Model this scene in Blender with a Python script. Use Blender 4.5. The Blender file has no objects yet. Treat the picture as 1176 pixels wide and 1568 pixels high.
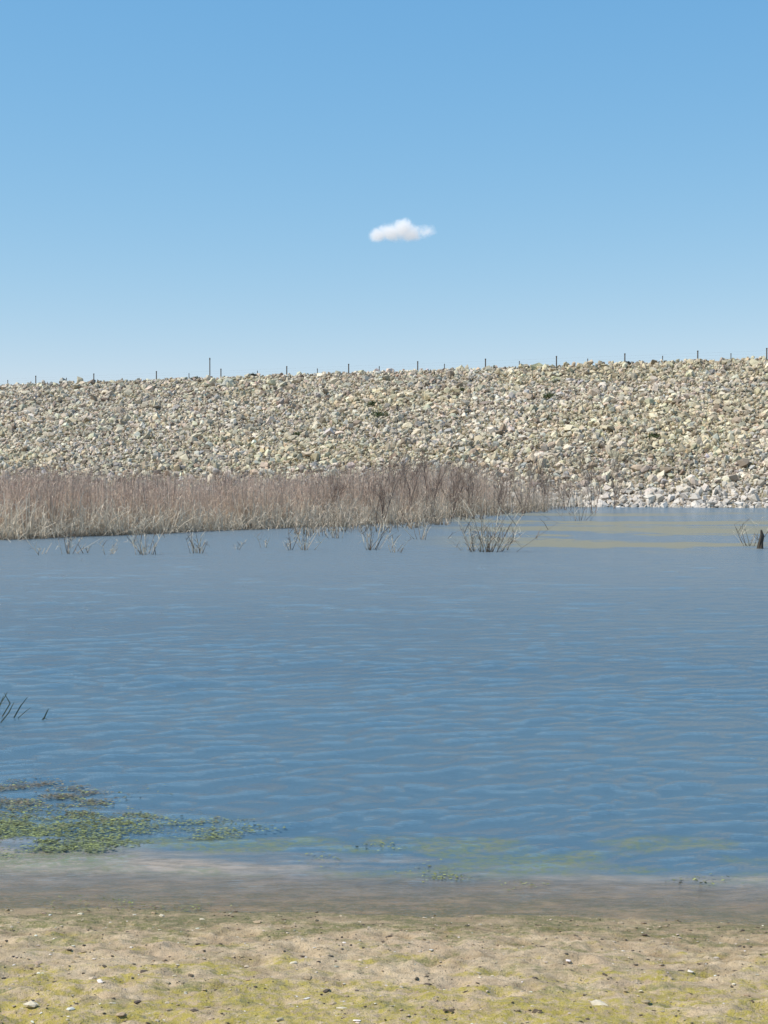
import bpy, math, numpy as np
from mathutils import Vector
rng=np.random.default_rng(7)
sc=bpy.context.scene
sc.view_settings.view_transform='Standard'; sc.view_settings.look='None'; sc.view_settings.exposure=0; sc.view_settings.gamma=1
F=2330.0; H=2.2; HV=740.0
def wp(u,v,z=0.0):
    d=(H-z)*F/(v-HV); return ((u-588)/F*d, d)

# ---------- helpers ----------
def vnoise(x,y,seed=0):
    r=np.random.default_rng(seed); T=r.random((256,256))
    xi=np.floor(x).astype(int); yi=np.floor(y).astype(int)
    fx=x-xi; fy=y-yi; fx=fx*fx*(3-2*fx); fy=fy*fy*(3-2*fy)
    a=T[xi%256,yi%256]; b=T[(xi+1)%256,yi%256]; c=T[xi%256,(yi+1)%256]; d=T[(xi+1)%256,(yi+1)%256]
    return (a*(1-fx)+b*fx)*(1-fy)+(c*(1-fx)+d*fx)*fy
def fbm(x,y,seed=0,o=4):
    s=0;a=1;t=0
    for i in range(o):
        s=s+a*vnoise(x*2**i+13.7*i,y*2**i+7.1*i,seed+i); t+=a; a*=.5
    return s/t
def sstep(a,b,x):
    t=np.clip((x-a)/(b-a),0,1); return t*t*(3-2*t)
def mk(name,V,Fc,mat,n,col=None,attrs=None,smooth=False,parent=None):
    V=np.asarray(V,dtype=np.float32).reshape(-1,3); Fc=np.asarray(Fc,dtype=np.int32).reshape(-1,n)
    me=bpy.data.meshes.new(name)
    me.vertices.add(len(V)); me.vertices.foreach_set('co',V.ravel())
    me.loops.add(Fc.size); me.loops.foreach_set('vertex_index',Fc.ravel())
    me.polygons.add(len(Fc)); me.polygons.foreach_set('loop_start',np.arange(0,Fc.size,n,dtype=np.int32))
    me.polygons.foreach_set('use_smooth',np.full(len(Fc),smooth))
    me.update(calc_edges=True)
    if col is not None:
        a=me.color_attributes.new('Col','FLOAT_COLOR','POINT')
        c=np.ones((len(V),4),dtype=np.float32); c[:,:3]=np.asarray(col).reshape(-1,3); a.data.foreach_set('color',c.ravel())
    if attrs:
        for k,val in attrs.items():
            a=me.attributes.new(k,'FLOAT','POINT'); a.data.foreach_set('value',np.asarray(val,dtype=np.float32).ravel())
    me.materials.append(mat)
    ob=bpy.data.objects.new(name,me); sc.collection.objects.link(ob)
    if parent: ob.parent=parent
    return ob
class M:
    def __init__(s,name):
        s.m=bpy.data.materials.new(name); s.m.use_nodes=True; s.t=s.m.node_tree; s.t.nodes.clear()
        s.out=s.n('ShaderNodeOutputMaterial')
    def n(s,t,**k):
        nd=s.t.nodes.new(t)
        for a,b in k.items(): setattr(nd,a,b)
        return nd
    def l(s,a,b): s.t.links.new(a,b)
    def put(s,v,sock):
        if isinstance(v,bpy.types.NodeSocket): s.l(v,sock)
        else: sock.default_value=v
    def math(s,op,a,b=0.0,c=None,clamp=False):
        nd=s.n('ShaderNodeMath',operation=op,use_clamp=clamp); s.put(a,nd.inputs[0]); s.put(b,nd.inputs[1])
        if c is not None: s.put(c,nd.inputs[2])
        return nd.outputs[0]
    def mr(s,v,a,b,c=0.0,d=1.0):
        nd=s.n('ShaderNodeMapRange',interpolation_type='SMOOTHSTEP'); s.put(v,nd.inputs[0])
        for i,x in enumerate((a,b,c,d)): nd.inputs[i+1].default_value=x
        return nd.outputs[0]
    def mix(s,f,a,b,bt='MIX'):
        nd=s.n('ShaderNodeMix',data_type='RGBA',blend_type=bt); s.put(f,nd.inputs[0])
        for v,i in((a,6),(b,7)):
            s.put(v if isinstance(v,bpy.types.NodeSocket) else (*v,1),nd.inputs[i])
        return nd.outputs[2]
    def noise(s,vec,scale,detail=3,rough=.5,dist=0.0):
        nd=s.n('ShaderNodeTexNoise'); s.l(vec,nd.inputs['Vector']); nd.inputs['Scale'].default_value=scale
        nd.inputs['Detail'].default_value=detail; nd.inputs['Roughness'].default_value=rough; nd.inputs['Distortion'].default_value=dist
        return nd.outputs[0]
    def pos(s): return s.n('ShaderNodeNewGeometry').outputs['Position']
    def mapv(s,vec,scale=(1,1,1),rot=(0,0,0),loc=(0,0,0)):
        nd=s.n('ShaderNodeMapping'); s.l(vec,nd.inputs[0]); nd.inputs['Scale'].default_value=scale; nd.inputs['Rotation'].default_value=rot; nd.inputs['Location'].default_value=loc
        return nd.outputs[0]
    def attr(s,name,o='Fac'):
        nd=s.n('ShaderNodeAttribute',attribute_name=name); return nd.outputs[o]
    def bump(s,h,strength,dist,normal=None):
        nd=s.n('ShaderNodeBump'); s.l(h,nd.inputs['Height']); nd.inputs['Strength'].default_value=strength; nd.inputs['Distance'].default_value=dist
        if normal: s.l(normal,nd.inputs['Normal'])
        return nd.outputs[0]
    def diff(s,col,normal=None,rough=0.9,spec=0.2):
        nd=s.n('ShaderNodeBsdfPrincipled'); s.put(col if isinstance(col,bpy.types.NodeSocket) else (*col,1),nd.inputs['Base Color'])
        s.put(rough,nd.inputs['Roughness']); s.put(spec,nd.inputs['Specular IOR Level'])
        if normal: s.l(normal,nd.inputs['Normal'])
        s.l(nd.outputs[0],s.out.inputs[0]); return nd

# ---------- sun, sky ----------
az=Vector((-0.93,-0.24,0)).normalized(); el=math.radians(53)
sd=Vector((az.x*math.cos(el),az.y*math.cos(el),math.sin(el)))
L=bpy.data.lights.new('sun','SUN'); L.energy=4.9; L.angle=math.radians(.5); L.color=(1,.945,.865)
lo=bpy.data.objects.new('sun',L); lo.rotation_euler=sd.to_track_quat('Z','Y').to_euler(); lo.location=(-50,-20,80); sc.collection.objects.link(lo)
w=bpy.data.worlds.new('World'); sc.world=w; w.use_nodes=True; nt=w.node_tree; bg=nt.nodes['Background']
sky=nt.nodes.new('ShaderNodeTexSky'); sky.sky_type='NISHITA'; sky.sun_disc=False; sky.sun_elevation=el; sky.sun_rotation=math.atan2(az.x,az.y)
sky.air_density=1.0; sky.dust_density=0.2; sky.ozone_density=2.0; sky.altitude=1200
sp=nt.nodes.new('ShaderNodeSeparateColor'); cb=nt.nodes.new('ShaderNodeCombineColor'); nt.links.new(sky.outputs[0],sp.inputs[0])
for i,(t_,e_,k_) in enumerate([(.90,1.08,1.28),(1.05,.60,.86),(1.15,.30,.86)]):
    a=nt.nodes.new('ShaderNodeMath'); a.operation='MULTIPLY'; nt.links.new(sp.outputs[i],a.inputs[0]); a.inputs[1].default_value=t_*.12
    b=nt.nodes.new('ShaderNodeMath'); b.operation='POWER'; nt.links.new(a.outputs[0],b.inputs[0]); b.inputs[1].default_value=e_
    c=nt.nodes.new('ShaderNodeMath'); c.operation='MULTIPLY'; nt.links.new(b.outputs[0],c.inputs[0]); c.inputs[1].default_value=k_/.12
    nt.links.new(c.outputs[0],cb.inputs[i])
nt.links.new(cb.outputs[0],bg.inputs[0]); bg.inputs[1].default_value=0.12

# ---------- camera ----------
cam=bpy.data.cameras.new('camera'); co=bpy.data.objects.new('camera',cam); sc.collection.objects.link(co); sc.camera=co
cam.sensor_fit='VERTICAL'; cam.sensor_height=36; cam.lens=F/1568*36; cam.clip_end=20000; cam.clip_start=.1
co.location=(0,0,H); co.rotation_euler=(math.radians(90)-math.atan(44/F),0,0)

# ---------- ground (beach + lake bed) ----------
def spaced(a,b,st,far0,far1,k):
    core=np.arange(a,b,st); lf=[];x=a;s=st
    while x>far0: s*=k; x-=s; lf.append(x)
    rt=[];x=core[-1];s=st
    while x<far1: s*=k; x+=s; rt.append(x)
    return np.concatenate([np.array(lf[::-1]),core,np.array(rt)])
def shore(x): return 7.70-0.10*np.clip(x,-6,6)+0.22*(fbm(x*.9+3,x*0+1.5,5,6)-.5)*2+0.30*(fbm(x*.25+9,x*0+4.5,8,2)-.5)
def bed(x,y):
    d=y-shore(x)
    z=np.where(d<0,-d*0.055,-0.05*np.clip(d,0,1.0)-0.12*np.clip(d-.7,0,20))
    return np.maximum(z,-1.8)
gx=spaced(-3.0,3.0,.013,-2500,2500,1.09); gy=spaced(5.2,8.6,.0085,-900,5000,1.09)
X,Y=np.meshgrid(gx,gy); Z=bed(X,Y)
land=sstep(.10,-.5,Y-shore(X))
near=np.exp(-np.clip(np.abs(X)-3,0,99)*.6)*np.exp(-np.clip(np.abs(Y-6.9)-1.7,0,99)*.6)
foot=fbm(X*3.2,Y*3.2,31,3); 
Z=Z+land*near*(0.030*(fbm(X*1.6,Y*2.4,40,3)-.5)+0.042*(foot-.5)+0.030*(fbm(X*10,Y*13,50,3)-.5)+0.018*(fbm(X*34,Y*40,60,2)-.5))
for i in range(190):
    px=rng.uniform(-2.4,2.4); py=rng.uniform(5.3,7.35); r=rng.uniform(.012,.06); dp=r*rng.uniform(.3,.75)
    q=((X-px)/(r*1.7))**2+((Y-py)/r)**2
    Z-=dp*np.exp(-q); Z+=dp*.35*np.exp(-(np.sqrt(q)-1.7)**2*3)
Z=np.where((Y<shore(X)-.12),np.maximum(Z,.006),Z)
ny,nx=X.shape
def gridf(ny,nx):
    i=np.arange((ny-1)*(nx-1)); r=i//(nx-1); c=i%(nx-1); a=r*nx+c
    return np.stack([a,a+1,a+nx+1,a+nx],1)
m=M('beach_sand'); P=m.pos(); sep=m.n('ShaderNodeSeparateXYZ'); m.l(P,sep.inputs[0])
n1=m.noise(P,2.2,4,.6); n2=m.noise(P,9,4,.65); n3=m.noise(P,90,3,.7); n4=m.noise(P,300,2,.6)
c=m.mix(m.mr(n2,.32,.66),(.40,.295,.175),(.60,.455,.285))
c=m.mix(m.mr(n1,.42,.62,0,.5),c,(.48,.345,.225))
stk=m.noise(m.mapv(P,(.9,6,1),(0,0,.06)),1.5,5,.65)
c=m.mix(m.mr(stk,.52,.66,0,.6),c,(.29,.21,.12))
yb=m.math('MULTIPLY',m.math('SUBTRACT',6.75,sep.outputs[1]),.16)
alg=m.noise(m.mapv(P,(1,2.4,1)),3.2,5,.68); alg2=m.noise(m.mapv(P,(1,1,1),loc=(4,7,0)),28,4,.75)
af=m.math('MULTIPLY',m.mr(m.math('ADD',alg,yb),.48,.63),m.mr(alg2,.36,.58,.08,1.0))
c=m.mix(m.math('MULTIPLY',af,.88),c,m.mix(n2,(.29,.235,.04),(.54,.43,.08)))
ag2=m.noise(m.mapv(P,(1,2.5,1),loc=(14,2,0)),2.6,5,.72)
ny_=m.mr(sep.outputs[1],6.9,7.6,0,.12)
c=m.mix(m.math('MULTIPLY',m.mr(m.math('ADD',ag2,ny_),.52,.66,0,.85),m.mr(alg2,.66,.42,.15,1.0)),c,(.185,.185,.06))
c=m.mix(m.mr(n3,.57,.70,0,.8),c,(.12,.09,.055)); c=m.mix(m.mr(n3,.40,.26,0,.5),c,(.72,.63,.48))
c=m.mix(m.mr(n4,.55,.68,0,.6),c,(.16,.12,.07))
wet=m.mr(m.math('ADD',sep.outputs[2],m.math('MULTIPLY',n2,.035)),.060,.018)
c=m.mix(m.math('MULTIPLY',wet,.85),c,m.mix(1.0,c,(.74,.69,.58),'MULTIPLY'))
b=m.bump(n3,.8,.012); b=m.bump(n4,.6,.005,b)
m.diff(c,b,rough=m.math('SUBTRACT',.95,m.math('MULTIPLY',wet,.45)),spec=.25)
mk('ground',np.stack([X,Y,Z],-1),gridf(ny,nx),m.m,4,smooth=True)

# ---------- water ----------
ys=[6.6]; 
while ys[-1]<330: ys.append(ys[-1]*1.0034)
ys=np.array(ys); s=np.linspace(-1,1,420)
S,Yw=np.meshgrid(s,ys); Xw=S*.36*Yw+S**9*(60+Yw*.8)
core=sstep(1.0,.8,np.abs(S))
D=Yw-shore(Xw); Zw=np.zeros_like(Xw)
dep=np.maximum(-bed(Xw,Yw),0)
r2=np.random.default_rng(11)
wx=Xw+.8*(fbm(Xw*.5,Yw*.5,71,3)-.5); wy=Yw+.8*(fbm(Xw*.45+5,Yw*.6,72,4)-.5)
for i in range(70):
    lam=0.075*(1.045**i); th=math.radians(102+r2.normal(0,23)); k=2*math.pi/lam
    res=sstep(3.0,5.5,lam/(Yw*.0034)); ph=r2.uniform(0,6.28)
    env=.05+1.8*sstep(.42,.85,vnoise(Xw/(lam*2.6)+i*3.1,Yw/(lam*2.4)+i*1.7,100+i))
    a=0.0058*lam*(1.0 if lam<.34 else (.34/lam)**1.1)
    Zw+=a*env*res*np.sin(k*(wx*math.cos(th)+wy*math.sin(th))+ph)
gust=.35+1.1*fbm(Xw*.14,Yw*.22,90,4)
calm=.40+.60*sstep(.4,2.6,D+1.0*(fbm(Xw*.8,Yw*.8,93,2)-.5))
calm*=sstep(0,.5,D)
Zw*=gust*calm*core
mud=sstep(.42,.53,fbm(Xw*.07+2,Yw*.20,130,4)+.26*(vnoise(Xw*.7,Yw*.9,131)-.5)+.16*(vnoise(Xw*2.5,Yw*2.5,132)-.5))*sstep(-1,5,Xw-(.02*Yw))*sstep(47,54,Yw+.08*Xw)*sstep(130,98,Yw)
weed=sstep(.48,.62,fbm(Xw*1.8,Yw*2.6,140,4))*sstep(.5,1.0,D)*sstep(2.4,1.5,D)
th_=np.interp(Xw,[-2.4,-.9,0,2.5],[1.50,1.15,.85,.85]); shal=1-sstep(th_-.45,th_+.35,D+1.0*(fbm(Xw*1.1,Yw*2.6,150,6)-.5)+.6*(fbm(Xw*1.6,Yw*9,160,4)-.5))
m=M('lake_water'); P=m.pos()
dpt=m.attr('depth'); md=m.attr('mud'); wd=m.attr('weed'); sh=m.attr('shallow')
sep=m.n('ShaderNodeSeparateXYZ'); m.l(P,sep.inputs[0])
ww=m.noise(m.mapv(P,(1.0,2.4,1),(0,0,.2)),3.2,5,.68,.6); w2=m.noise(m.mapv(P,(1.3,2.8,1),(0,0,.16)),14,4,.7,.6); w3=m.noise(m.mapv(P,(.35,1.1,1),(0,0,.15)),1.3,3,.55)
far=m.mr(sep.outputs[1],9,32,.14,1.2)
hh=m.math('ADD',m.math('MULTIPLY',ww,far),m.math('MULTIPLY',m.math('MULTIPLY',w3,1.2),far))
hh=m.math('ADD',hh,m.math('MULTIPLY',w2,.18))
cal=m.mr(sh,1,0,.45,1.0)
bn=m.n('ShaderNodeBump'); m.l(hh,bn.inputs['Height']); bn.inputs['Distance'].default_value=.085; m.l(m.math('MULTIPLY',cal,.9),bn.inputs['Strength']); b=bn.outputs[0]
lf=m.noise(m.mapv(P,(.05,.12,1)),1,3,.5)
deep=m.mix(m.mr(lf,.35,.65),(.068,.130,.178),(.084,.148,.192))
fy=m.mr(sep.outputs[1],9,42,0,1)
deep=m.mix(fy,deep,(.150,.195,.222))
bt=m.noise(m.mapv(P,(1,3,1)),5,5,.7)
sbr=m.mix(m.mr(bt,.38,.62),(.22,.18,.13),(.37,.29,.215))
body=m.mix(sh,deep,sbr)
body=m.mix(m.math('MULTIPLY',wd,m.mr(m.noise(P,18,4,.75),.40,.58,.10,.75)),body,(.16,.18,.07))
body=m.mix(m.math('MULTIPLY',md,.85),body,(.25,.23,.155))
df=m.n('ShaderNodeBsdfDiffuse'); m.l(body,df.inputs[0])
tr=m.n('ShaderNodeBsdfTransparent'); tr.inputs[0].default_value=(.94,.94,.90,1)
mx=m.n('ShaderNodeMixShader'); m.l(m.mr(dpt,-.004,.06,.0,1),mx.inputs[0]); m.l(tr.outputs[0],mx.inputs[1]); m.l(df.outputs[0],mx.inputs[2])
gl=m.n('ShaderNodeBsdfGlossy'); gl.inputs['Roughness'].default_value=.06; m.l(b,gl.inputs['Normal']); gl.inputs[0].default_value=(.93,.93,.93,1)
fr=m.n('ShaderNodeFresnel'); fr.inputs[0].default_value=1.33; m.l(b,fr.inputs[1])
m2=m.n('ShaderNodeMixShader'); m.l(m.math('MULTIPLY',fr.outputs[0],m.math('SUBTRACT',.95,m.math('MULTIPLY',md,.45))),m2.inputs[0]); m.l(mx.outputs[0],m2.inputs[1]); m.l(gl.outputs[0],m2.inputs[2])
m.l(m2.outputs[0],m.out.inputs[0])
mk('lake_water',np.stack([Xw,Yw,Zw],-1),gridf(*Xw.shape),m.m,4,attrs=dict(depth=dep,mud=mud,weed=weed,shallow=shal),smooth=True)

# ---------- dam ----------
A=np.array([.902,-.431,0.]); NH=np.array([.431,.902,0.]); B0=np.array([24.3,140.,0.]); TH=math.atan(1/3.); CH=17.35
def damp(t,hor,z): return B0+np.multiply.outer(t,A)+np.multiply.outer(hor,NH)+np.multiply.outer(z,np.array([0,0,1.]))
ts=np.linspace(-420,330,376); prof=[(-9,-3)]+[(3*q,q) for q in np.linspace(0,CH,24)]+[(3*CH+6,CH+.1),(3*CH+10,CH),(110,0),(130,-3)]
T_,Pf=np.meshgrid(ts,np.arange(len(prof))); pr=np.array(prof)
Vd=damp(T_.ravel(),pr[Pf.ravel(),0],pr[Pf.ravel(),1])
m=M('dam_gravel'); P=m.pos(); n1=m.noise(P,1.6,4,.7); n2=m.noise(P,.15,3,.5)
c=m.mix(m.mr(n1,.35,.65),(.17,.135,.095),(.42,.345,.25)); c=m.mix(m.mr(n2,.4,.65,0,.3),c,(.27,.24,.14))
m.diff(c,m.bump(n1,1,.3))
mk('earth_dam',Vd,gridf(len(prof),len(ts)),m.m,4)

phi=(1+5**.5)/2
ico=np.array([(-1,phi,0),(1,phi,0),(-1,-phi,0),(1,-phi,0),(0,-1,phi),(0,1,phi),(0,-1,-phi),(0,1,-phi),(phi,0,-1),(phi,0,1),(-phi,0,-1),(-phi,0,1)])/math.sqrt(1+phi*phi)
icf=np.array([(0,11,5),(0,5,1),(0,1,7),(0,7,10),(0,10,11),(1,5,9),(5,11,4),(11,10,2),(10,7,6),(7,1,8),(3,9,4),(3,4,2),(3,2,6),(3,6,8),(3,8,9),(4,9,5),(2,4,11),(6,2,10),(8,6,7),(9,8,1)])
def rotm(n,tilt=None):
    q=rng.normal(size=(n,4))
    if tilt is not None: q=q*np.array([1,tilt,tilt,1.])
    q/=np.linalg.norm(q,axis=1)[:,None]; a,b,c,d=q.T
    return np.stack([np.stack([1-2*(c*c+d*d),2*(b*c-a*d),2*(b*d+a*c)],-1),np.stack([2*(b*c+a*d),1-2*(b*b+d*d),2*(c*d-a*b)],-1),np.stack([2*(b*d-a*c),2*(c*d+a*b),1-2*(b*b+c*c)],-1)],1)
def stones(C,R,flat=(1,1,1),tilt=None,sz=1.0,ang=.08):
    n=len(C); V=np.sign(ico)*np.abs(ico)**.6; V=V[None]*rng.uniform(.72,1.22,(n,12,1))+rng.normal(0,ang,(n,12,3))
    V=V*rng.uniform(.55,1.3,(n,1,3))*np.array([1,1,sz]); V=np.einsum('nij,nkj->nki',rotm(n,tilt),V)*np.array(flat)
    V=V*R[:,None,None]+C[:,None,:]
    Fc=icf[None]+(np.arange(n)*12)[:,None,None]
    return V.reshape(-1,3),Fc.reshape(-1,3)
def stonecol(n,pal,wts,var=.14):
    pal=np.array(pal); c=pal[rng.choice(len(pal),n,p=np.array(wts)/sum(wts))]
    return np.clip(c*(1+rng.normal(0,var,(n,1)))*(1+rng.normal(0,.03,(n,3))),.02,.85)
st=.37
tt=np.arange(-138,34,st); ss=np.arange(-1.5,math.hypot(3*CH,CH)+.3,st); TT,SS=np.meshgrid(tt,ss); TT=TT.ravel(); SS=SS.ravel()
TT=TT+rng.uniform(-.24,.24,TT.shape); SS=SS+rng.uniform(-.24,.24,SS.shape)
kp=(rng.random(len(TT))<.88); TT=TT[kp]; SS=SS[kp]
n=len(TT); R=np.clip(rng.lognormal(math.log(.185),.42,n),.09,.55)
big=rng.random(n)<.006; R[big]*=1.6
C=damp(TT,SS*math.cos(TH),SS*math.sin(TH))+np.outer(R*rng.uniform(.0,.80,n),np.array([-.431*math.sin(TH),-.902*math.sin(TH),math.cos(TH)]))
V,Fc=stones(C,R,(1,1,1),.6,.8,.17)
cl=stonecol(n,[(.57,.485,.36),(.50,.425,.315),(.41,.35,.265),(.64,.56,.435),(.26,.205,.15),(.52,.40,.275),(.41,.385,.335)],[5,5,3.2,3.0,1.7,1.2,2.0],.16)
patch=fbm(TT*.12,SS*.2,200,3)
cl*=(.82+.36*patch)[:,None]
yl=sstep(.45,.65,fbm(TT*.07+4,SS*.12,210,3))*sstep(6,16,SS)*.4; cl=cl*(1-yl[:,None])+cl*np.array([.98,.97,.76])*yl[:,None]
wl=.8*sstep(7.5,2.0,SS+4*(fbm(TT*.3,SS*.3,220,2)-.5))*sstep(-30,-10,TT); cl=cl*(1-wl[:,None])+np.array([.64,.57,.49])*wl[:,None]*rng.uniform(.6,1.15,(n,1))
m=M('riprap_stone'); P=m.pos(); nn=m.noise(P,5,3,.6)
c=m.mix(1.0,m.attr('Col','Color'),m.mix(nn,(.75,.75,.75),(1.2,1.2,1.2)),'MULTIPLY'); m.diff(c,m.bump(nn,.6,.1))
mk('riprap_rocks',V,Fc,m.m,3,col=np.repeat(cl,12,0))

# ---------- ribbons (plants) ----------
mpl=M('dry_reed'); c=mpl.attr('Col','Color'); d=mpl.n('ShaderNodeBsdfDiffuse'); mpl.l(c,d.inputs[0]); t=mpl.n('ShaderNodeBsdfTranslucent'); mpl.l(c,t.inputs[0])
x=mpl.n('ShaderNodeMixShader'); x.inputs[0].default_value=.3; mpl.l(d.outputs[0],x.inputs[1]); mpl.l(t.outputs[0],x.inputs[2]); mpl.l(x.outputs[0],mpl.out.inputs[0])
def ribbon(Pt,W,Cc):
    N,K,_=Pt.shape; a=rng.normal(0,.6,N); side=np.stack([np.cos(a),np.sin(a),np.zeros(N)],-1)[:,None,:]*W[...,None]*.5
    V=np.stack([Pt-side,Pt+side],2).reshape(N,K*2,3); Cv=np.repeat(Cc,2,axis=1)
    i=np.arange(K-1)*2; f=np.stack([i,i+1,i+3,i+2],1); f=f[None]+(np.arange(N)*K*2)[:,None,None]
    return V.reshape(-1,3),f.reshape(-1,4),Cv.reshape(-1,3)
def stalks(xy,h,w,lean,c0,c1,c2,K=5,curl=.2,z0=-.1):
    N=len(xy); s=np.linspace(0,1,K)[None,:]; a=rng.uniform(0,2*math.pi,N); l=np.abs(rng.normal(0,lean,N))
    hor=(l[:,None]*s+curl*l[:,None]*s**3)*h[:,None]; ver=np.cos(np.clip(l,0,1.5))[:,None]*(h[:,None]*s)-curl*l[:,None]*s**3*h[:,None]*.4
    Pt=np.stack([xy[:,0:1]+np.cos(a)[:,None]*hor,xy[:,1:2]+np.sin(a)[:,None]*hor,z0+ver],-1)
    W=w*rng.uniform(.6,1.3,(N,1))*(1-.65*s)
    c0,c1,c2=map(np.array,(c0,c1,c2)); S3=s[...,None]
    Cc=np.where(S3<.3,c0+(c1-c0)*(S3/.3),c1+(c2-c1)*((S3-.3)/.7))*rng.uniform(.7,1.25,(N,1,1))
    return Pt,W,Cc
def leaves(Pt,Cc,n,ln,w,col,lo=.2,hi=.95):
    N,K,_=Pt.shape; out=[]
    for j in range(n):
        f=rng.uniform(lo,hi,N)*(K-1); i=np.minimum(f.astype(int),K-2); g=(f-i)[:,None]
        p=Pt[np.arange(N),i]*(1-g)+Pt[np.arange(N),i+1]*g; a=rng.uniform(0,6.28,N); l=ln*rng.uniform(.4,1.2,N); up=rng.uniform(-.3,1.0,N)
        s=np.array([0,.5,1.0])[None,:]
        Q=np.stack([p[:,0:1]+np.cos(a)[:,None]*l[:,None]*s*.6,p[:,1:2]+np.sin(a)[:,None]*l[:,None]*s*.6,p[:,2:3]+l[:,None]*(up[:,None]*s-.7*s*s)],-1)
        Q[...,2]=np.maximum(Q[...,2],.01)
        out.append((Q,w*np.array([1,.8,.15])[None,:]*np.ones((N,1)),np.ones((N,3,1))*np.array(col)*rng.uniform(.7,1.3,(N,1,1))))
    return out
def join(name,parts,mat=None):
    Vs=[];Fs=[];Cs=[];o=0
    for p in parts:
        v,f,c=ribbon(*p); Vs.append(v);Fs.append(f+o);Cs.append(c);o+=len(v)
    return mk(name,np.concatenate(Vs),np.concatenate(Fs),mat or mpl.m,4,col=np.concatenate(Cs))
fxk=np.array([-60,-40,-25,-15.2,-10.9,-6.1,-2.5,1.9,4.9,9,14,20]); fyk=np.array([48,52,57,60.3,65.7,74,79,88,102,114,126,137])
N=34000; xx=rng.uniform(-48,20,N); dd=rng.random(N)**1.5*24*np.interp(xx,[-2,6],[1,.4]); yy=np.interp(xx,fxk,fyk)+dd+2.5*(fbm(xx*.5,xx*0,300,4)-.5)
dens=np.interp(xx,[-50,-6,-2,2,6,10,14,20],[1,1,.85,.55,.30,.14,.07,.02])*np.where(xx>-3,sstep(.35,.60,fbm(xx*.9,yy*.5,302,3))*1.5,1)
keep=rng.random(N)<dens; xx,yy,dd=xx[keep],yy[keep],dd[keep]; N=len(xx)
hm=np.interp(xx,[-50,-14,-10,-4,0,4,12],[2.8,2.75,2.65,2.7,3.2,3.6,3.2])*(.78+.42*fbm(xx*.6,yy*.3,301,4))
h=hm*rng.uniform(.5,1.12,N)
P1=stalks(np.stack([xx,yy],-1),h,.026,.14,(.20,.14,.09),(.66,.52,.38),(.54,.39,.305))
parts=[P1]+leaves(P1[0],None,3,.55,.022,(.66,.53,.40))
ix=rng.random(N)<.65
parts+=leaves(P1[0][ix],None,4,.42,.014,(.55,.395,.31),.5,1.)
Nw=3400; xw=rng.uniform(-46,12,Nw); yw=np.interp(xw,fxk,fyk)+rng.random(Nw)*10; kk=rng.random(Nw)<sstep(.40,.60,fbm(xw*.5+7,yw*.3,305,3))*np.interp(xw,[-5,0,8,12],[.75,1,.6,.2]); xw,yw=xw[kk],yw[kk]; Nw=len(xw)
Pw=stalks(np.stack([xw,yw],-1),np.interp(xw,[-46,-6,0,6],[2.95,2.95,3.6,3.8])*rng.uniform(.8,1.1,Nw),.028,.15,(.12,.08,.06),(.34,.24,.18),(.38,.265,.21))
parts+=[Pw]+leaves(Pw[0],None,6,.7,.014,(.36,.25,.195),.3,1.)
Nb=11000; xb=rng.uniform(-46,6,Nb); yb=np.interp(xb,fxk,fyk)-1.5+rng.random(Nb)**1.3*6+2.5*(fbm(xb*.5,xb*0,300,4)-.5); hb=rng.uniform(.5,1.8,Nb)*(.6+.8*fbm(xb*1.2,yb*.8,310,2))
kk=rng.random(Nb)<np.interp(xb,[-4,2,6],[1,.5,.25]); xb,yb,hb=xb[kk],yb[kk],hb[kk]
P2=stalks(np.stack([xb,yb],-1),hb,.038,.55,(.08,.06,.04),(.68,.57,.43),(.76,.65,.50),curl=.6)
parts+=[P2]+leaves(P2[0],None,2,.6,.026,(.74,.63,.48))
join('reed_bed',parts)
clx=rng.uniform(-4,13,120); cly=np.interp(clx,fxk,fyk)-rng.random(120)**1.3*17*np.interp(clx,[0,12],[1,.4])+1; k=rng.integers(3,16,120)
xs=np.repeat(clx,k)+rng.normal(0,.28,k.sum()); y_=np.repeat(cly,k)+rng.normal(0,.6,k.sum()); N=len(xs)
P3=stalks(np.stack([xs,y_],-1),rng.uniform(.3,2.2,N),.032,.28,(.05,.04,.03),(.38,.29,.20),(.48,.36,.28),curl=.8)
join('sparse_reed_stand',[P3]+leaves(P3[0],None,2,.6,.026,(.66,.54,.40)))
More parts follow.
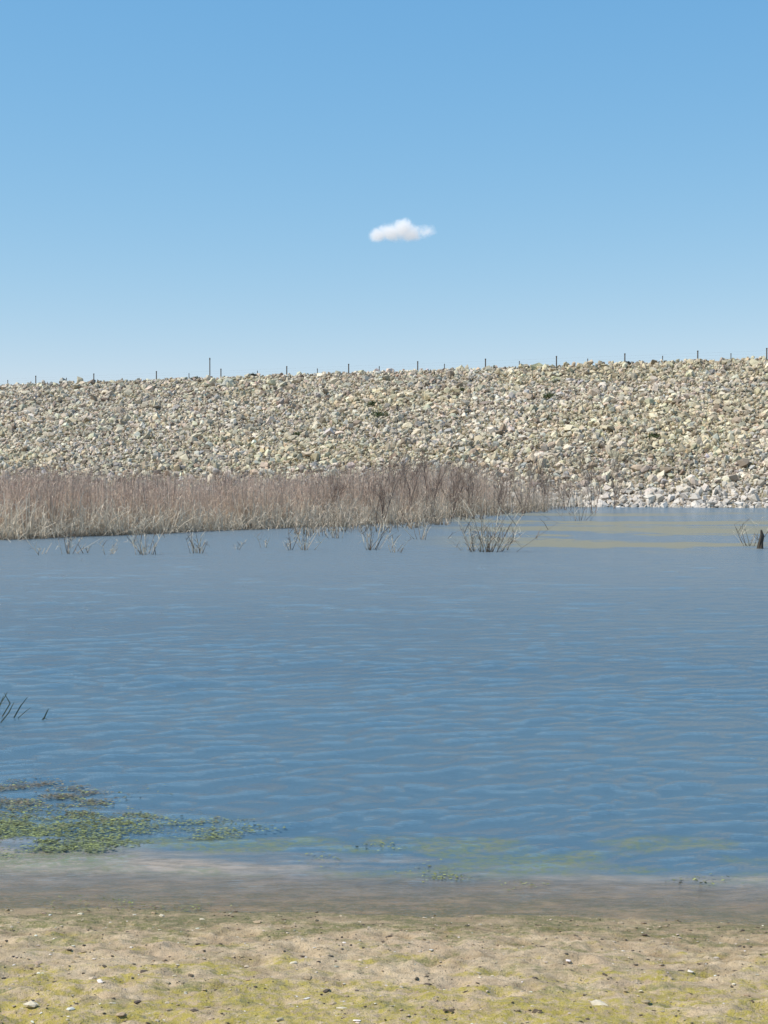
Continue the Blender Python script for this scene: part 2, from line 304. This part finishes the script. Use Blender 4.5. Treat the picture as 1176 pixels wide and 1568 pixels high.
# dead twiggy clumps standing in the water
def clump(u,v,hp,wpx,cnt):
    cx,cy=wp(u,v); g=cy/F; P_=[];Wd=[];Cl=[]
    def seg(a,b,c_,w_,col): P_.append([a,b,c_]); Wd.append([w_,w_*.8,w_*.4]); Cl.append(col)
    for i in range(cnt):
        off=rng.normal(0,1); bx=cx+off*wpx*.24*g; by=cy+rng.normal(0,.3); h=hp*g*rng.uniform(.3,1.05); le=off*.32+rng.normal(0,.32)
        p0=np.array([bx,by,-.03]); d=np.array([le,rng.normal(0,.25),1.]); d/=np.linalg.norm(d)
        p1=p0+d*h*.2; p2=p0+d*h+np.array([rng.normal(0,.09),0,0])*h
        pale=rng.random()<.55; w_=rng.uniform(.018,.034)
        top=np.array([.68,.56,.42]) if pale else np.array([.17,.125,.09]); q=rng.uniform(.75,1.15); seg(p0,p1,p2,w_,[np.array([.04,.032,.025]),top*q*.85,top*q])
        for j in range(rng.integers(1,5)):
            f=rng.uniform(.3,1.); s0=p0+(p2-p0)*f; a2=rng.uniform(0,6.28); l=h*rng.uniform(.25,.7); up=rng.uniform(-.8,.9)
            s1=s0+np.array([math.cos(a2)*.7,math.sin(a2)*.4,max(up,0)+.25])*l*.5; s2=s1+np.array([math.cos(a2)*.8,math.sin(a2)*.3,up])*l*.55; s2[2]=max(s2[2],.01)
            tc=(np.array([.74,.63,.47]) if rng.random()<.55 else np.array([.18,.13,.095]))*rng.uniform(.75,1.15); seg(s0,s1,s2,.021,[tc,tc,tc])
            if rng.random()<.6:
                e=s1+np.array([rng.normal(0,.5),rng.normal(0,.3),rng.uniform(.1,.8)])*l*.45; seg(s1,(s1+e)/2,e,.014,[tc,tc,tc])
    join('reed_clump',[(np.array(P_),np.array(Wd),np.array(Cl))])
for q in [(60,849,26,12,4),(103,848,40,26,11),(130,847,20,14,4),(165,848,28,18,7),(222,849,44,38,22),(300,847,40,26,16),(362,842,22,16,4),(405,838,24,8,4),(445,842,28,12,6),(466,842,44,26,14),(515,824,34,22,13),(568,842,48,22,15),(603,845,28,18,8),(645,826,36,22,11),(742,845,76,60,48),(720,843,42,22,11),(772,842,44,24,10),(890,797,46,30,15),(1148,836,54,16,12)]: clump(*q)
# bare saplings
def sapling(name,x,y,h,seed,col=(.25,.18,.14),nb=26):
    r=np.random.default_rng(seed); segs=[]
    def br(p,d,l,w,lev):
        pts=[p];q=p.copy()
        for i in range(4):
            d=d+r.normal(0,.10,3); d[2]+=.04; d/=np.linalg.norm(d); q=q+d*l/4; pts.append(q.copy())
        segs.append((np.array(pts),np.linspace(w,w*.4,5)))
        if lev<3:
            for j in range([6,5,4][lev]):
                i=r.integers(1,5); dd=d+r.normal(0,.5,3); dd[2]=abs(dd[2])+.35; dd/=np.linalg.norm(dd); br(pts[i],dd,l*r.uniform(.35,.6),w*.5,lev+1)
    for i in range(3): br(np.array([x+r.normal(0,.15),y+r.normal(0,.15),-.1]),np.array([r.normal(0,.2),r.normal(0,.2),1.]),h*r.uniform(.6,.85),.055,0)
    Pt=np.array([s[0] for s in segs]); W=np.maximum(np.array([s[1] for s in segs]),.013)
    join(name,[(Pt,W,np.ones((len(segs),5,1))*np.array(col)*r.uniform(.7,1.2,(len(segs),1,1)))])
for i,(u,v,hp) in enumerate([(905,786,86),(945,779,76),(800,790,84),(835,781,70),(585,806,98),(618,802,92),(690,795,85),(760,790,80),(655,800,84),(865,781,60),(725,792,74),(70,815,84),(190,812,76),(330,806,72),(430,800,74),(265,810,70),(505,804,84)]):
    cx,cy=wp(u,v); sapling('bare_sapling',cx,cy,hp*cy/F,500+i)
# near water plants
PL=[]
for (u0,v0,pts) in [(0,1098,[(14,1078),(5,1062)]),(18,1100,[(30,1082),(41,1068)]),(22,1101,[(38,1090),(46,1084)]),(64,1102,[(70,1092),(73,1086)]),(-8,1085,[(6,1068),(10,1060)]),(-14,1104,[(-2,1080),(8,1074)]),(60,1102,[(66,1100),(72,1103)]),(-20,1100,[(-4,1088),(4,1066)]),(-2,1106,[(12,1092),(20,1076)])]:
    X0,Y0=wp(u0,v0); g=Y0/F; q=[(X0,Y0,-.02)]+[((a-588)*g,Y0,(v0-b_)*g) for a,b_ in pts]; PL.append(q)
PL=np.array(PL); join('water_plant',[(PL,np.ones((len(PL),3))*np.array([.014,.012,.005]),np.ones((len(PL),3,1))*np.array([.06,.07,.04]))])

# algae
def flakes(name,x,y,r,col,z=.012,tilt=.25,mat=None):
    N=len(x); K=6; a=np.linspace(0,2*math.pi,K,endpoint=False)[None]+rng.uniform(0,6,(N,1)); rr=r[:,None]*rng.uniform(.3,1.2,(N,K))
    px=x[:,None]+np.cos(a)*rr*1.7; py=y[:,None]+np.sin(a)*rr; tx=rng.normal(0,tilt,(N,1)); ty=rng.normal(0,tilt,(N,1))
    pz=z+rng.uniform(0,.006,(N,1))+(px-x[:,None])*tx+(py-y[:,None])*ty
    return mk(name,np.stack([px,py,pz],-1),np.arange(N*K).reshape(N,K),mat,K,col=np.repeat(col,K,0))
mal=M('algae'); cc=mal.attr('Col','Color'); mal.diff(cc,rough=.6,spec=.3)
N=150000; x=rng.uniform(-4.4,-.4,N); y=rng.uniform(8.6,11.3,N); u=588+x/y*F; v=HV+H*F/y
cent=1258+ (u-100)*.05; e=np.abs(v-cent)/np.interp(u,[-200,0,150,240,400],[52,48,38,20,8])
pr_=fbm(x*4,y*6.5,401,5)*1.25+.26*(1-e); kp=(e<1.5)&(pr_>.74+rng.normal(0,.11,N))&(u<440)&(rng.random(N)<np.interp(u,[0,160,300,440],[.8,.65,.3,.08]))
x,y,v=x[kp],y[kp],v[kp]; N=len(x)
tcol=sstep(1225,1262,v+rng.normal(0,16,N))[:,None]; gcol=np.array([.17,.14,.09])*(1-tcol)+np.array([.18,.20,.075])*tcol; gcol=gcol*rng.uniform(.45,1.5,(N,1))*(.7+.6*fbm(x*9,y*9,420,2))[:,None]; 
br=rng.random(N)<.05; gcol[br]=[.34,.37,.10]
flakes('algae_mat',x,y,rng.uniform(.003,.010,N),gcol,z=.005,tilt=.12,mat=mal.m)
xs=[];yy_=[]
for (u,v,su,sv,k) in [(590,1298,22,3,60),(680,1346,22,4,110),(500,1318,18,6,50),(1075,1352,30,4,60),(640,1330,30,5,40),(800,1360,20,3,30),(330,1268,60,8,90),(260,1395,60,4,60),(150,1385,60,5,60),(200,1215,40,8,30)]:
    uu=rng.normal(u,su,k); vv=rng.normal(v,sv,k); a,b_=wp(uu,vv); xs.append(a); yy_.append(b_)
xs=np.concatenate(xs); yy_=np.concatenate(yy_); flakes('floating_algae',xs,yy_,rng.uniform(.003,.008,len(xs)),np.array([.20,.21,.07])*rng.uniform(.5,1.6,(len(xs),1)),mat=mal.m,z=.006)

# pebbles / shells / clods on beach
def gz(x,y):
    ix=np.clip(np.searchsorted(gx,x),0,len(gx)-1); iy=np.clip(np.searchsorted(gy,y),0,len(gy)-1); return Z[iy,ix]
msn=M('pebble_stone'); P=msn.pos(); nn=msn.noise(P,60,3,.6); c=msn.mix(1.0,msn.attr('Col','Color'),msn.mix(nn,(.7,.7,.7),(1.2,1.2,1.2)),'MULTIPLY'); msn.diff(c,msn.bump(nn,.4,.01),rough=.8)
N=5500; x=rng.uniform(-2.6,2.6,N); y=rng.uniform(5.3,7.9,N); kp=(y<shore(x)+.02)&(rng.random(N)<.3+1.2*fbm(x*2,y*3,610,3)); x,y=x[kp],y[kp]; N=len(x)
R=np.clip(rng.lognormal(math.log(.0034),.52,N),.0015,.018)
V,Fc=stones(np.stack([x,y,gz(x,y)+R*.2],-1),R,(1.3,1,.5))
mk('pebbles',V,Fc,msn.m,3,col=np.repeat(stonecol(N,[(.52,.43,.31),(.36,.27,.17),(.11,.085,.06),(.70,.64,.54)],[4,4,6,1.3]),12,0))
for nm,lst,cb in [('pale_stone',[(45,1560,20),(920,1548,20),(522,1554,11),(170,1549,8),(247,1402,7),(308,1407,5),(448,1472,8),(1035,1436,6),(600,1548,5),(940,1470,4),(270,1475,4)],(.62,.53,.38)),
                  ('dirt_clod',[(828,1419,7),(435,1409,6),(290,1494,9),(690,1560,12),(935,1497,6),(1080,1473,10),(825,1562,14),(790,1562,9),(1150,1540,10),(105,1535,7)],(.13,.095,.06))]:
    for (u,v,rp) in lst:
        a,b_=wp(u,v,.08 if v>1440 else .02); zz=float(gz(a,b_)); r=rp*b_/F*.62
        k=1 if nm=='pale_stone' else 12
        C=np.stack([a+rng.normal(0,r*.7,k)*(k>1),b_+rng.normal(0,r*.45,k)*(k>1),np.full(k,zz+r*.10)],-1)
        V,Fc=stones(C,np.full(k,r)*(1 if k==1 else rng.uniform(.15,.45,k)),(1.35,.8,.45)); mk(nm,V,Fc,msn.m,3,col=np.ones((len(V),3))*np.array(cb))

# stump
mw=M('wet_wood'); P=mw.pos(); mw.diff(mw.mix(mw.noise(mw.mapv(P,(6,6,1)),5,3,.6),(.03,.024,.018),(.10,.08,.06)))
cx,cy=wp(1164,840); K=9; V=[];a=np.linspace(0,6.283,K,endpoint=False)
for j,(z,r,ox) in enumerate([(-.3,.17,0),(0,.14,0),(.2,.10,.03),(.42,.08,.07),(.6,.03,.04)]):
    rr=r*rng.uniform(.75,1.2,K); V.append(np.stack([cx+ox+np.cos(a)*rr,cy+np.sin(a)*rr,z+rng.uniform(-.04,.06,K)*(j>2)],-1))
V=np.concatenate(V); Fs=[[j*K+i,j*K+(i+1)%K,(j+1)*K+(i+1)%K,(j+1)*K+i] for j in range(4) for i in range(K)]
mk('driftwood_stump',V,Fs,mw.m,4)

# fence on crest
CR0=B0+NH*3*CH
def crest(u):
    k=(u-588)/F; t=(k*CR0[1]-CR0[0])/(A[0]-k*A[1]); return CR0+t*A
par=bpy.data.objects.new('wire_fence',None); sc.collection.objects.link(par)
mp=M('weathered_post'); P=mp.pos(); mp.diff(mp.mix(mp.noise(P,8,3,.6),(.07,.055,.045),(.16,.13,.10)))
def post(name,p,h,r,parent):
    K=6; V=[];a=np.linspace(0,6.283,K,endpoint=False)
    for z,q in [(-.5,1),(h*.9,.9),(h*.9,1.2),(h*.97,1.2),(h,.5)]: V.append(np.stack([p[0]+np.cos(a)*r*q,p[1]+np.sin(a)*r*q,np.full(K,CH+.1+z)],-1))
    Fs=[[j*K+i,j*K+(i+1)%K,(j+1)*K+(i+1)%K,(j+1)*K+i] for j in range(4) for i in range(K)]
    return mk(name,np.concatenate(V),Fs,mp.m,4,parent=parent)
us=[-60,48,137,233,332,433,528,634,738,847,952,1064,1170,1290]; pp=[]
for i,u in enumerate(us): p=crest(u)+NH*1.2; pp.append(p); post('post_%d'%(i+1),p,1.45,.085,par)
for i,u in enumerate([5,95,283,388,480,575,675,790,895,1010,1115]): post('short_post_%d'%(i+1),crest(u)+NH*1.2,.95,.06,par)
Vw=[];Fw=[];o=0
for z in (.4,.75,1.1):
    for i in range(len(pp)-1):
        for p in (pp[i],pp[i+1]):
            for dx,dz in ((0,.003),(.003,-.002),(-.003,-.002)): Vw.append((p[0]+dx,p[1],CH+.1+z+dz))
        Fw+=[[o+q,o+(q+1)%3,o+3+(q+1)%3,o+3+q] for q in range(3)]; o+=6
mk('wires',Vw,Fw,mp.m,4,parent=par)
post('marker_pole',crest(315)+NH*1.2,3.1,.08,None)

# weeds on the dam
def shrub(name,t,s_,r,col,n=500):
    c=damp(np.array([t]),np.array([s_*math.cos(TH)]),np.array([s_*math.sin(TH)]))[0]
    d=rng.normal(size=(n,3)); d/=np.linalg.norm(d,axis=1)[:,None]; d*=(rng.random((n,1))**.4)*r*rng.uniform(.6,1.1,(n,1)); d[:,2]=np.abs(d[:,2])*.9; p=c+d*np.array([1.3,1.3,.9])
    q=rng.normal(0,.07,(n,1,3))+rng.normal(0,.08,(n,4,3)); V=p[:,None]+q
    mk(name,V,np.arange(n*4).reshape(n,4),mal.m,4,col=np.repeat(np.array(col)*rng.uniform(.5,1.5,(n,1)),4,0))
def ts_at(u,v):
    dx=(u-588)/F; dz=-(v-HV)/F
    a=(dx*NH[0]+NH[1])/3-dz; d=(H+(B0@NH)/3)/a; p=np.array([dx*d,d,0])-B0
    return p@A,(p@NH)/math.cos(TH)
for (u,v,r) in [(580,640,1.0),(840,612,.9),(570,622,.7),(330,612,.4),(1000,672,.6),(705,600,.4),(455,668,.5),(735,618,.4),(140,640,.4)]:
    t,s_=ts_at(u,v); shrub('weed_shrub',t,s_+.3,r,(.10,.115,.045))
for (u,r) in [(388,.7),(300,.4),(960,.4)]:
    p=crest(u); shrub('weed_shrub',(p-B0)@A,math.hypot(3*CH,CH),r,(.06,.06,.04))
N=14000; T3=rng.uniform(-120,30,N); S3=rng.uniform(2,53,N); kp=fbm(T3*.15,S3*.25,230,4)>.50; T3,S3=T3[kp],S3[kp]; N=len(T3)
base=damp(T3,S3*math.cos(TH),S3*math.sin(TH))
Pg,Wg,Cg=stalks(base[:,:2],rng.uniform(.3,.65,N),.08,.4,(.32,.28,.13),(.44,.38,.18),(.52,.45,.25),K=3); Pg[...,2]+=base[:,2:3]+.1
join('dry_grass_tufts',[(Pg,Wg,Cg)])

# ---------- cloud ----------
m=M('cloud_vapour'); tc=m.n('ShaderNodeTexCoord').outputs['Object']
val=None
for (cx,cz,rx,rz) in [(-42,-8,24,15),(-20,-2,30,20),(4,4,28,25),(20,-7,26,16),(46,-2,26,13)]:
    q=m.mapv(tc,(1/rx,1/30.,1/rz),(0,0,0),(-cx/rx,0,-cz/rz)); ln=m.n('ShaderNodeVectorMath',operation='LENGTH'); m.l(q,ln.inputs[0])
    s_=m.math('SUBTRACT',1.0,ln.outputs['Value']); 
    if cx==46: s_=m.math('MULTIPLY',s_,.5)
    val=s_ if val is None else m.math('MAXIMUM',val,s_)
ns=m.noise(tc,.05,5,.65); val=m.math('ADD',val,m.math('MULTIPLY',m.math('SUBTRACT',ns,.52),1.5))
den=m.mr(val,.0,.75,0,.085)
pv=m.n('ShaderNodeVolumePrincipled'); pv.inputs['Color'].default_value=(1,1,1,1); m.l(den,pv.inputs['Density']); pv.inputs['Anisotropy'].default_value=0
pv.inputs['Emission Color'].default_value=(.98,.99,1,1); m.l(m.math('MULTIPLY',den,.36),pv.inputs['Emission Strength'])  # glow added to the vapour in place of multiply scattered sunlight
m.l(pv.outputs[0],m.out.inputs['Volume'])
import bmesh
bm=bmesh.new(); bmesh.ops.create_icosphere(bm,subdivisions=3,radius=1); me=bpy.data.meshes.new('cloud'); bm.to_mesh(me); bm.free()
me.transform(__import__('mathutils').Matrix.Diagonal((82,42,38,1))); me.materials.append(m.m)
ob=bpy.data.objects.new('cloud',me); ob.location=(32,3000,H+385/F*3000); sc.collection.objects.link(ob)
